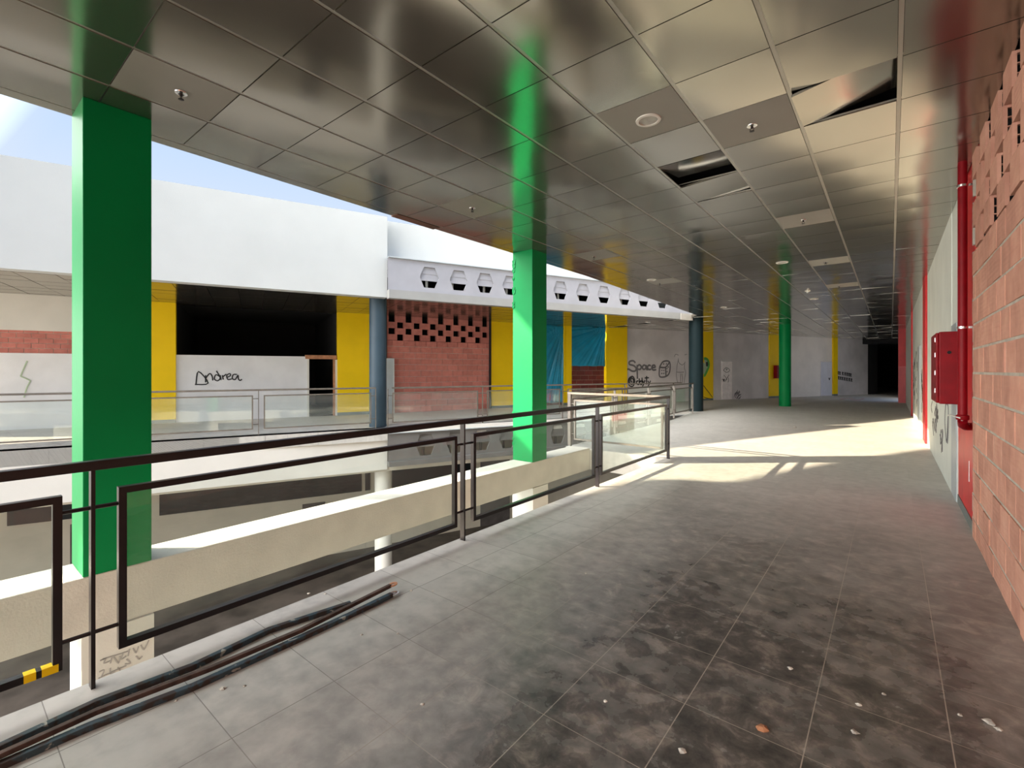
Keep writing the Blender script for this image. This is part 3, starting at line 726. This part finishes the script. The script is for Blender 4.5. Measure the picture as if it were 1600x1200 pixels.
# Space Oddyty (8x view, origin 960,520)
K = (960, 520, 8)
sp_ = [[(262, 375), (235, 350), (190, 360), (190, 395), (240, 410), (270, 440), (262, 475), (220, 478), (180, 455), (145, 460)], [(285, 400), (285, 480), (288, 575)],
       [(288, 420), (310, 400), (335, 420), (325, 455), (292, 455)], [(395, 415), (368, 404), (350, 430), (362, 456), (388, 448), (396, 420)], [(400, 402), (398, 440), (404, 458), (418, 460)],
       [(455, 412), (430, 405), (415, 430), (428, 458), (460, 455)], [(470, 435), (510, 430), (500, 405), (475, 412), (468, 440), (485, 465), (522, 460)]]
strokes('graffiti', 'inkgrey', [mapz(l, *K) for l in sp_], .085, 'soft black word Space sprayed on the grey wall beside the dark round column', whit(.008))
od = [[(215, 545), (180, 575), (175, 625), (195, 665), (230, 668), (250, 630), (250, 580), (228, 545), (200, 560), (188, 600), (200, 640), (232, 640), (240, 590), (215, 565), (205, 600), (222, 620)],
      [(310, 570), (310, 640), (285, 640), (275, 610), (300, 600)], [(345, 560), (345, 640), (322, 640), (315, 612), (338, 602)], [(352, 600), (365, 630)], [(382, 592), (365, 640), (350, 675)],
      [(402, 540), (402, 645)], [(378, 565), (430, 562)], [(420, 600), (432, 632)], [(452, 598), (435, 640), (420, 672)]]
strokes('graffiti', 'ink', [mapz(l, *K) for l in od], .06, 'black word Oddyty with a heavy round first letter, sprayed under the word Space', whit(.010))
cu = [[(565, 430), (565, 545), (645, 545), (690, 490), (690, 365), (610, 360), (565, 430)], [(565, 430), (640, 430), (690, 365)], [(640, 430), (645, 545)], [(590, 465), (595, 475)], [(615, 465), (620, 475)], [(590, 500), (595, 515)], [(615, 500), (620, 515)], [(655, 440), (660, 452)], [(672, 420), (676, 435)], [(655, 480), (662, 492)], [(610, 385), (622, 392)], [(645, 385), (655, 392)]]
strokes('graffiti', 'inkgrey', [mapz(l, *K) for l in cu], .075, 'sprayed drawing of a dotted die cube right of the word Space', whit(.008))
fg = [[(750, 300), (765, 268), (800, 280)], [(878, 275), (905, 268)], [(798, 320), (805, 370), (845, 402), (875, 380), (885, 360)], [(800, 330), (785, 400), (778, 470), (775, 540), (790, 630)], [(880, 385), (875, 440), (890, 490), (880, 560), (872, 630)], [(778, 490), (820, 495), (870, 490)], [(830, 510), (828, 570), (832, 632)], [(845, 510), (852, 570), (850, 632)]]
strokes('graffiti', 'inkgrey', [mapz(l, *K) for l in fg], .025, 'thin outline of a standing figure left of the dark round column', whit(.008))
# alien on the yellow pier
al = [[(1118, 325), (1150, 325), (1175, 360), (1178, 420), (1155, 480), (1130, 530), (1118, 535)], [(1115, 660), (1145, 700), (1185, 750), (1225, 805)], [(1115, 800), (1150, 815), (1225, 830)]]
strokes('graffiti', 'inkgreen', [mapz(l, *K) for l in al[:1]], .13, 'green alien head painted on the yellow pier behind the dark column', whit(.05))
strokes('graffiti', 'inkpale', [mapz([(1125, 345), (1150, 350), (1160, 400), (1145, 460), (1125, 500), (1122, 420), (1130, 380)], *K)], .22, 'pale green face of the alien on the yellow pier', whit(.045))
strokes('graffiti', 'ink', [mapz([(1152, 365), (1160, 395), (1150, 415)], *K)], .14, 'dark oval eye of the painted alien', whit(.058))
strokes('graffiti', 'ink', [mapz(al[1], *K), mapz(al[2], *K)], .035, 'dark line below the painted alien head on the yellow pier', whit(.05))
# drawings on the pink door, scrawl beside it
strokes('graffiti', 'ink', [mapz(l, *K) for l in [[(1362, 468), (1400, 435), (1442, 468), (1402, 495), (1362, 468)], [(1395, 450), (1410, 455), (1402, 468), (1394, 458)], [(1370, 530), (1395, 560), (1410, 590)], [(1435, 525), (1405, 570), (1380, 610)], [(1420, 560), (1430, 590), (1420, 620)]]], .025, 'eye and scribble drawn on the pinkish white door', whit(.036))
rr = random.Random(3)
sc = []
for k in range(16):
    x, y = 1488+rr.uniform(-8, 70), 800+rr.uniform(-40, 30); sc.append([(x, y), (x+rr.uniform(10, 40), y-rr.uniform(10, 60))])
strokes('graffiti', 'inkgrey', [[(960+x/8, 520+y/8) for x, y in l] for l in sc], .04, 'dark scribbled scratch marks at floor level right of the pinkish door', whit(.008))
# writing at the far end (5.33x view, origin 1150,500)
K2 = (1150, 500, 5.333); fe = []
x = 848
for row, (y0_, xs_) in enumerate(((440, [848, 862, 885, 905, 922, 938, 952]), (482, [852, 868, 884, 902, 920, 940, 958]))):
    for i, xx in enumerate(xs_):
        fe.append([(xx, y0_-14+i*3), (xx+2, y0_+14+i*3)]); fe.append([(xx, y0_-12+i*3), (xx+10, y0_-6+i*3), (xx+2, y0_+i*3), (xx+11, y0_+13+i*3)])
strokes('graffiti', 'ink', [mapz(l, *K2) for l in fe], .055, 'two short lines of black writing on the wall where the far hall goes dark', whit(.008))
strokes('floor_marking', 'inkred', [[(1313, 624), (1325, 622.8), (1340, 624.5), (1350, 623)], [(1330, 625), (1345, 626)]], .06, 'faint red scrawl on the floor of the far hall', lambda x, y: ((ray(x)[0]*EYE*FPX/(y-HOR), ray(x)[1]*EYE*FPX/(y-HOR), .002), (0, 0, 1)), cat='floor marking')

# red cabinet on far yellow pier
def cabinet_small():
    a = wpt(1207)[2]; b = wpt(1218)[2]; r_ = thing('fire_cabinet', (a[0], a[1], 1.2), 'small red fire cabinet on the yellow pier beside the slender green column', 'fire cabinet')
    z0, z1 = wz(1212, 591), wz(1212, 571)
    m_ = MB(); m_.wall(a, b, z0, z1, .2, .26); m_.build('body', 'redbox', r_)
    m_ = MB(); c = (a[0]*.45+b[0]*.55, a[1]*.45+b[1]*.55); m_.wall(c, b, z0+.04, z1-.04, .02, .275); m_.build('door', 'red', r_)
cabinet_small()

# ------------------------------------------------------------------ right wall
YB = 5.95          # brick ends here
bw = MB(); mo = MB(); hc = MB(); z = .0; k = 0; CH = .2175; BL = .31
z0s = .0-.0
zc = -.035
while zc < H:
    za, zb = max(0, zc), min(zc+CH-.020, H+.05); hol = zc > 2.49
    if not hol:
        y = -6.0-(k % 2)*BL*.5
        while y < YB:
            a = max(-6, y); b = min(y+BL-.019, YB)
            if y+BL > YB-.1: b = min(YB-random.uniform(0, .02), y+BL-.016)
            if b-a > .03: bw.box(XW-random.uniform(0, .008), XW+.11, a, b, za, zb)
            y += BL
    else:
        y = -6.0-(k % 2)*.26
        while y < YB:
            a = max(-6, y); b = min(y+.30, YB)
            if b-a > .03:
                e_ = random.uniform(0, .012); x_ = XW-e_
                bw.box(x_, x_+.022, a, b, zc, zc+CH-.002); bw.box(x_+.022, XW+.11, a, b, zc, zc+.018); bw.box(x_+.022, XW+.11, a, b, zc+CH-.02, zc+CH-.002)
                for q_ in (.08, .14): bw.box(x_+.022, XW+.11, a, b, zc+q_-.006, zc+q_)
                hc.box(x_+.022, XW+.108, a+.03, b-.03, zc+.018, zc+CH-.02)  # black filler stands in for shade inside the hollow blocks
            y += .52
    zc += CH; k += 1
wr = struct(bw.build('wall_right', 'brick'))
mo.box(XW+.0015, XW+.10, -6, YB-.004, 0, 2.36+.0); mo.build('mortar', 'mortar', wr); hc.build('hollow_shade', 'dark', wr)
# dark room behind it
rm = MB(); rm.box(XW+1.6, XW+1.7, -6, YB+.05, 0, H+.1); rm.box(XW+.1, XW+1.7, -6.1, -6, 0, H+.1); rm.box(XW+.1, XW+1.7, -6, YB+.05, H+.1, H+.15); rm.box(XW+.1, XW+1.7, YB+.05, YB+.1, 0, H+.1); struct(rm.build('wall_backroom', 'darkroom'))
def rw(name, m, y0, y1, z0, z1, x=XW+.01, th=.2): b = MB(); b.box(x, x+th, y0, y1, z0, z1); return b.build(name, m)
r = thing('red_pier', (XW+.1, 6.6, 0), 'glossy red painted pier between the clay block wall and the pale wall', 'pier')
b = MB(); b.box(XW+.015, XW+.2, YB, 7.32, .10, ZT); b.build('pier_face', 'red', r)
b = MB(); b.box(XW+.008, XW+.2, YB, 7.32, 0, .10); b.build('skirting', 'greytrim', r)
b = MB(); 
for k in range(16):
    zz = k*.22; b.box(XW+.0, XW+.02, YB-.01, YB+random.uniform(.01, .05), zz, zz+random.uniform(.12, .22))
b.build('mortar_edge', 'mortar', r)
strokes('paint_splash', 'inkwhite', [[(0, 0), (1, 1), (2, 2)]], .012, 'short white paint drip on the lower red pier', lambda x, y: ((XW+.014, 6.35+.005*x, .62-.10*y), (-1, 0, 0)), cat='paint drip')
struct(rw('wall_right', 'plaster', 7.32, 7.36, 0, ZT))
dn += 1
gdoor = struct(rw('door_%d' % dn, 'doorgrey', 7.36, 7.92, .0, 2.05, XW-.0, .05)); 
struct(rw('wall_right', 'plaster', 7.36, 7.92, 2.05, ZT))
struct(rw('wall_right', 'plaster', 7.92, 12.8, .0, ZT, XW-.0))
rp_ = rw('red_pilaster', 'red', 12.8, 13.75, 0, ZT, XW-.035, .25); tag(rp_, 'red painted pilaster on the pale right wall beyond the fire cabinet', 'pilaster')
struct(rw('wall_right', 'plaster', 13.75, 20.3, 0, ZT, XW-.02))
dn += 1
dd = struct(rw('door_%d' % dn, 'doorgrey', 14.9, 15.9, 0.0, 2.1, XW-.05, .06))
rp_ = rw('red_pilaster', 'red', 20.3, 20.7, 0, ZT, XW-.06, .25); tag(rp_, 'thin dark red pilaster farther down the pale right wall', 'pilaster')
struct(rw('wall_right', 'plaster', 20.7, 28.5, 0, ZT, XW-.04))
r = thing('red_block', (.45, 28.7, 0), 'red block pillar projecting from the right wall at the dark end', 'pillar')
b = MB(); b.box(.27, XW+.2, 28.4, 29.0, 2.3, ZT); b.box(.27, XW+.2, 28.4, 29, 1.7, 2.3); b.build('upper_block', 'red', r)
b = MB(); b.box(.27, XW+.2, 28.4, 29.0, 0, 1.7); b.build('lower_block', mat('pinkish red paint', (.66, .13, .14), .6), r)  # lower part in a paler, pinker red
struct(rw('wall_right', 'plaster', 29.0, 29.1, 0, ZT, XW-.02)); struct(rw('wall_right', 'plaster', 32.6, 36.6, 0, ZT, XW-.02))
struct(rw('wall_right', 'lowwhite', -8, 60, -4.5, -.38, XW+.0))
# scrawls on the right wall (world coordinates: along Y and up)
def rhit(xw): return lambda y_, z_: ((xw, y_, z_), (-1, 0, 0))
rr = random.Random(11)
def scrawl(y0, y1, z0, z1, n):
    out = []
    for k in range(n):
        y = rr.uniform(y0, y1); z_ = rr.uniform(z0, z1); l = []
        for q in range(rr.randint(3, 6)): l.append((y+rr.uniform(-.18, .18), z_+rr.uniform(-.16, .16)))
        out.append(l)
    return out
strokes('graffiti', 'inkgrey', [[(8.35, .55), (8.25, 1.0), (8.6, 1.05), (8.75, .8), (8.5, .55), (8.3, .9)]]+scrawl(8.9, 11.5, .4, 1.05, 9), .03, 'looping dark letters sprayed on the pale wall below the fire cabinet', rhit(XW-.002))
strokes('graffiti', 'ink', scrawl(14.1, 14.8, .5, 1.7, 7)+scrawl(16.1, 20, .5, 1.9, 22), .04, 'tangle of black scribbles on the pale wall beyond the red pilaster', rhit(XW-.022))
# fire hose cabinet, pipe and valve
r = thing('fire_hose_cabinet', (.49, 7.4, 1.13), 'large deep red fire hose cabinet hung on the right wall', 'fire cabinet')
b = MB(); b.box(.415, XW, 7.05, 7.85, 1.13, 1.93); b.build('body', 'redbox', r, bevel=.012)
b = MB(); b.box(.39, .418, 7.06, 7.84, 1.14, 1.92); b.build('door', 'redbox', r, bevel=.01)
for z_ in (1.25, 1.45, 1.65, 1.82):
    b = MB(); b.box(.383, .392, 7.12, 7.14, z_, z_+.05); b.build('hinge', 'chrome', r)
b = MB(); b.lathe((0, 0, 0), [(.018, 0), (.018, .01)], 10); kn = b.build('keyhole', 'dark', r)
kn.rotation_euler = (math.pi/2, 0, 0); kn.location = Vector((.50, 7.049, 1.70))-Vector(r.location)
r = thing('standpipe', (.52, 6.05, 1.05), 'dark red fire pipe running up the wall in front of the cabinet', 'pipe')
b = MB(); b.tube([(.52, 6.05, 1.06), (.52, 6.05, H+.02)], .034, 18); b.build('pipe', 'redbox', r, smooth=True)
for z_ in (1.90, 3.22):
    b = MB(); b.lathe((.52, 6.05, z_), [(.037, -.012), (.041, -.010), (.041, .010), (.037, .012)], 18); b.box(.54, XW+.02, 6.04, 6.06, z_-.01, z_+.01); b.build('clamp', 'chrome', r)
b = MB(); b.lathe((.52, 6.05, 1.06), [(.042, -.02), (.048, -.01), (.048, .02), (.036, .03)], 18); b.build('end_fitting', 'redbox', r, smooth=True)
b = MB(); b.tube([(.52, 6.05, 1.03), (.525, 6.09, .99), (.55, 6.16, .97), (.60, 6.2, .97)], .036, 14); b.build('elbow', 'redbox', r, smooth=True)
b = MB(); b.tube([(.50, 6.0, 1.06), (.48, 6.02, 1.065), (.45, 6.25, 1.07), (.44, 6.4, 1.05)], .006, 6); b.tube([(.50, 6.02, 1.06), (.54, 6.1, 1.0), (.57, 6.15, .99)], .008, 6); b.build('tie_wire', 'lightrim', r)

# ------------------------------------------------------------------ ceiling fittings
for k, (x, y) in enumerate(SPR):
    (X, Y), _ = cell_of(x, y)
    lb_ = ['chrome sprinkler head in the ceiling right of the nearest green column', 'sprinkler head left of the green reflection of the middle column, above the atrium edge', 'sprinkler head between the round lamp and the bent ceiling tile',
           'sprinkler head on a matt tile below the bent ceiling tile', 'sprinkler head on a pale tile near the atrium edge, right of the middle green column', 'small sprinkler head in the far ceiling near the dark column',
           'sprinkler head on a long pale tile beside the distant round lamp', 'most distant sprinkler head, on a pale tile above the far door'][k]
    r = thing('sprinkler', (X, Y, H), lb_, 'sprinkler')
    b = MB(); b.lathe((X, Y, H), [(.040, -.001), (.038, -.006), (.022, -.008), (.014, -.004)], 20); b.build('escutcheon', 'chrome', r, smooth=True)
    b = MB(); b.lathe((X, Y, H), [(.010, -.005), (.010, -.022), (.005, -.026)], 10)
    b.bar([(X-.012, Y, H-.02), (X-.014, Y, H-.034), (X-.004, Y, H-.046)], .004, .004); b.bar([(X+.012, Y, H-.02), (X+.014, Y, H-.034), (X+.004, Y, H-.046)], .004, .004); b.build('frame', 'rail', r)
    b = MB(); b.lathe((X, Y, H), [(.004, -.044), (.018, -.046), (.018, -.048), (.004, -.050)], 14); b.build('deflector', 'rail', r)
for k, (x, y) in enumerate(LMP):
    (X, Y), _ = cell_of(x, y)
    lb_ = ['large round recessed ceiling lamp with a pale ring, nearest the camera', 'round ceiling lamp above the slender green column', 'round ceiling lamp close to the atrium edge in the far ceiling', 'distant round ceiling lamp right of the slender green column', 'distant round ceiling lamp above the pinkish door'][k]
    r = thing('ceiling_lamp', (X, Y, H), lb_, 'lamp')
    R_ = .095 if k == 0 else .10
    b = MB(); n = 36; prof = [(R_, -.002), (R_*.98, -.010), (R_*.76, -.012), (R_*.74, .004)]
    vs = []; fs = []
    for rr_, zz in prof: vs += [(X+rr_*math.cos(2*math.pi*q/n), Y+rr_*math.sin(2*math.pi*q/n), H+zz) for q in range(n)]
    for i in range(3): fs += [(i*n+q, i*n+(q+1) % n, (i+1)*n+(q+1) % n, (i+1)*n+q) for q in range(n)]
    b.add(vs, fs); b.build('ring', 'lightrim', r, smooth=True, recalc=False)
    b = MB(); b.lathe((X, Y, H), [(R_*.75, -.004), (R_*.5, -.006), (.01, -.007)], 28); b.build('diffuser', 'lampglass', r, smooth=True)
(X, Y), _ = cell_of(1262, 454)
r = thing('smoke_detector', (X, Y, H), 'white smoke detector on the ceiling beside the slender green column', 'smoke detector')
b = MB(); b.lathe((X, Y, H), [(.06, 0), (.06, -.02), (.04, -.03)], 16); b.build('base', 'lightrim', r)
b = MB(); b.lathe((X, Y, H), [(.035, -.028), (.03, -.05), (.01, -.055)], 16); b.build('sensor_head', 'white', r)

# ------------------------------------------------------------------ steel bars on the floor
def fpt(x, y, z=0): t = (EYE-z)*FPX/(y-HOR); d = ray(x); return (d[0]*t, d[1]*t, z)
def steelbar(pts, w, h, m, label, endm, tip=True):
    r_ = thing('steel_bar', pts[0], label, 'steel bar', None)
    b = MB(); b.bar(pts, w, h); b.build('shaft', m, r_, bevel=.003)
    p = Vector(pts[-1]); d = (p-Vector(pts[-2])).normalized(); s_ = d.cross(Vector((0, 0, 1))).normalized()
    if tip:
        # flattened tip with a round hole
        n = 16; R0, R1 = .026, .011; c = p+d*.02; up = s_.cross(d).normalized(); vs = []
        for zz in (-.003, .003):
            for R_ in (R0, R1):
                vs += [tuple(c+d*math.cos(2*math.pi*q/n)*R_*1.3+s_*math.sin(2*math.pi*q/n)*R_+up*zz) for q in range(n)]
        fs = []
        for q in range(n):
            a, b2 = q, (q+1) % n
            fs += [(a, b2, n+b2, n+a), (2*n+a, 2*n+b2, 3*n+b2, 3*n+a), (a, b2, 2*n+b2, 2*n+a), (n+a, n+b2, 3*n+b2, 3*n+a)]
        e_ = MB(); e_.add(vs, fs); e_.build('holed_tip', endm, r_)
    return r_
q = lambda x, y, z: fpt(x, y, z)
ext = lambda a, b_, L0: tuple(Vector(a)+(Vector(a)-Vector(b_)).normalized()*L0)
A1 = [q(0, 1168, .014), q(150, 1098, .014), q(300, 1042, .014), q(420, 985, .014), q(548, 943, .014)]
B1 = [q(0, 1180, .038), q(150, 1112, .036), q(330, 1044, .036), q(470, 985, .034), q(560, 940, .04), q(610, 915, .05)]
C1 = [q(0, 1196, .013), q(140, 1135, .013), q(300, 1074, .013), q(450, 1006, .013), q(545, 962, .013), q(612, 929, .018)]
for P_, w, h, m_, lb_, em, tip in ((A1, .032, .028, 'bar', 'flaking blue steel bar lying nearest the railing at the back of the bundle', 'rust', False),
                         (B1, .026, .022, 'rust', 'rusty brown steel bar crossing on top of the bundle with a raised holed end', 'wood', True),
                         (C1, .034, .026, 'bar', 'dark steel bar lying at the front of the bundle toward the tiles', 'chrome', True)):
    P_ = [ext(P_[0], P_[1], 1.1)]+P_; steelbar(P_, w, h, m_, lb_, em, tip)
# small debris, each bit on its own
deb = [(348, 1076, .012), (381, 1072, .008), (275, 1095, .006), (565, 992, .008), (621, 990, .008), (660, 1101, .008), (1190, 1140, .022), (1235, 1045, .012), (1067, 1175, .016), (1342, 1102, .012), (915, 896, .010), (946, 1096, .009), (1242, 668, .05), (482, 928, .010), (508, 928, .010), (642, 923, .010), (676, 924, .008), (1547, 1130, .02), (1560, 1140, .012), (1500, 1118, .01), (1380, 1085, .009), (1335, 1145, .014)]
for k, (x, y, s_) in enumerate(deb):
    p = fpt(x, y, 0); b = MB(); rnd = random.Random(k)
    b.lathe((p[0], p[1], 0), [(s_*.8, .0), (s_, s_*.35), (s_*.5, s_*.7)], 6)
    vs = [(p[0]+(v[0]-p[0])*rnd.uniform(.6, 1.5), p[1]+(v[1]-p[1])*rnd.uniform(.6, 1.5), v[2]*rnd.uniform(.7, 1.1)) for v in b.v]; b.v = vs
    if k == 6: tag(b.build('wood_chip', 'wood'), 'orange brown wood splinter on the dark tiles in the foreground', 'wood chip')
    elif k == 12: tag(b.build('rubble_lump', 'dust'), 'lone pale lump of rubble far down the hall floor', 'rubble')
    else: tag(b.build('rubble_chip', 'dust'), 'small pale chip of rubble lying loose on the dusty near floor tiles', 'rubble', 'rubble chips scattered on the near walkway')

# ------------------------------------------------------------------ ground floor seen below
lw = MB()
for a, b_ in zip(WL[:-1], WL[1:]): lw.wall(a, b_, -4.5, -.3, .2, .3)
struct(lw.build('wall_ground', 'taupe'))
def lwin(name, m, x0, x1, z0, z1, label, cat, off=.31, th=.1):
    mb = MB(); a = onpoly(x0, WL)[2]; b_ = onpoly(x1, WL)[2]; mb.wall(a, b_, z0, z1, th, off+.02); return mb.build(name, m)
dn = 0
struct(lwin('window_1', 'darkglass', 252, 562, -2.55, -1.6, '', ''))
struct(lwin('window_2', 'darkglass', 563+4, 575, -2.55, -1.6, '', ''))
struct(lwin('window_3', 'darkglass', 20, 127, -2.35, -1.6, '', ''))
struct(lwin('door_5', 'darkroom', 471, 506, -4.5, -2.75, '', ''))
struct(lwin('door_6', 'darkroom', 116, 140, -4.5, -2.5, '', ''))
struct(lwin('window_4', 'darkglass', 600, 735, -3.6, -1.2, '', ''))
struct(lwin('window_5', 'darkroom', 745, 790, -4.5, -1.5, '', ''))
# low ceiling over the ground floor of the far side
gl = MB()
for k in range(len(pairs)-1):
    (a0, a1), (b0, b1) = pairs[k], pairs[k+1]; gl.prism([a0, b0, b1, a1], -1.12, -1.0)
struct(gl.build('ceiling', 'taupe'))
# marker scribble on the lower pillar
strokes('graffiti', 'inkfaint', [[(a/4, 900+b_/4) for a, b_ in l] for l in [[(625, 530), (660, 515), (650, 545), (690, 530)], [(700, 510), (690, 545)], [(710, 505), (740, 545), (750, 500)], [(770, 480), (760, 520), (790, 500)], [(810, 455), (800, 500)], [(830, 450), (850, 480), (865, 440)], [(880, 430), (900, 460), (930, 400)], [(640, 520), (740, 490), (800, 470)], [(620, 600), (650, 590), (630, 635)], [(690, 575), (690, 610), (720, 595)], [(735, 570), (760, 605), (740, 610)], [(790, 520), (815, 545), (780, 550)], [(850, 500), (870, 520), (890, 500)], [(615, 640), (700, 600), (790, 560)]]],
        .009, 'thin pencilled lettering on the white pillar below the nearest green column', lambda x, y: ((-4.438, (-4.438)*ray(x)[1]/ray(x)[0], zat(y, -4.438/ray(x)[0])), (1, 0, 0)))

# ------------------------------------------------------------------ unseen canopy and posts added left of the view, shaped to shade the walkway
cn = MB(); cn.prism([(-21.2, -18), (-17.5, -10), (-16.6, -5.85), (-16.2, -5.7), (-15.86, -5.5), (-15.55, -5.13), (-15.3, -4.33), (-14.67, -2.7), (-13.5, -.2), (-12.9, .9), (-12.2, -1.5), (-11, -18)], 8.0, 8.25)
tag(cn.build('shade_canopy', 'white'), 'unseen high canopy slab added left of the view to shade the walkway', 'roof')
for p, w_ in (((-16.9, -9.5), 'farther'), ((-15.6, -5.9), 'nearer')):
    b = MB(); b.lathe((p[0]+.3, p[1], 0), [(.15, 0.0), (.15, 8.0)], 12); tag(b.build('shade_canopy_post', 'white'), 'tall thin post added under the high shade canopy, the one %s from the walkway' % w_, 'post', 'added canopy posts')
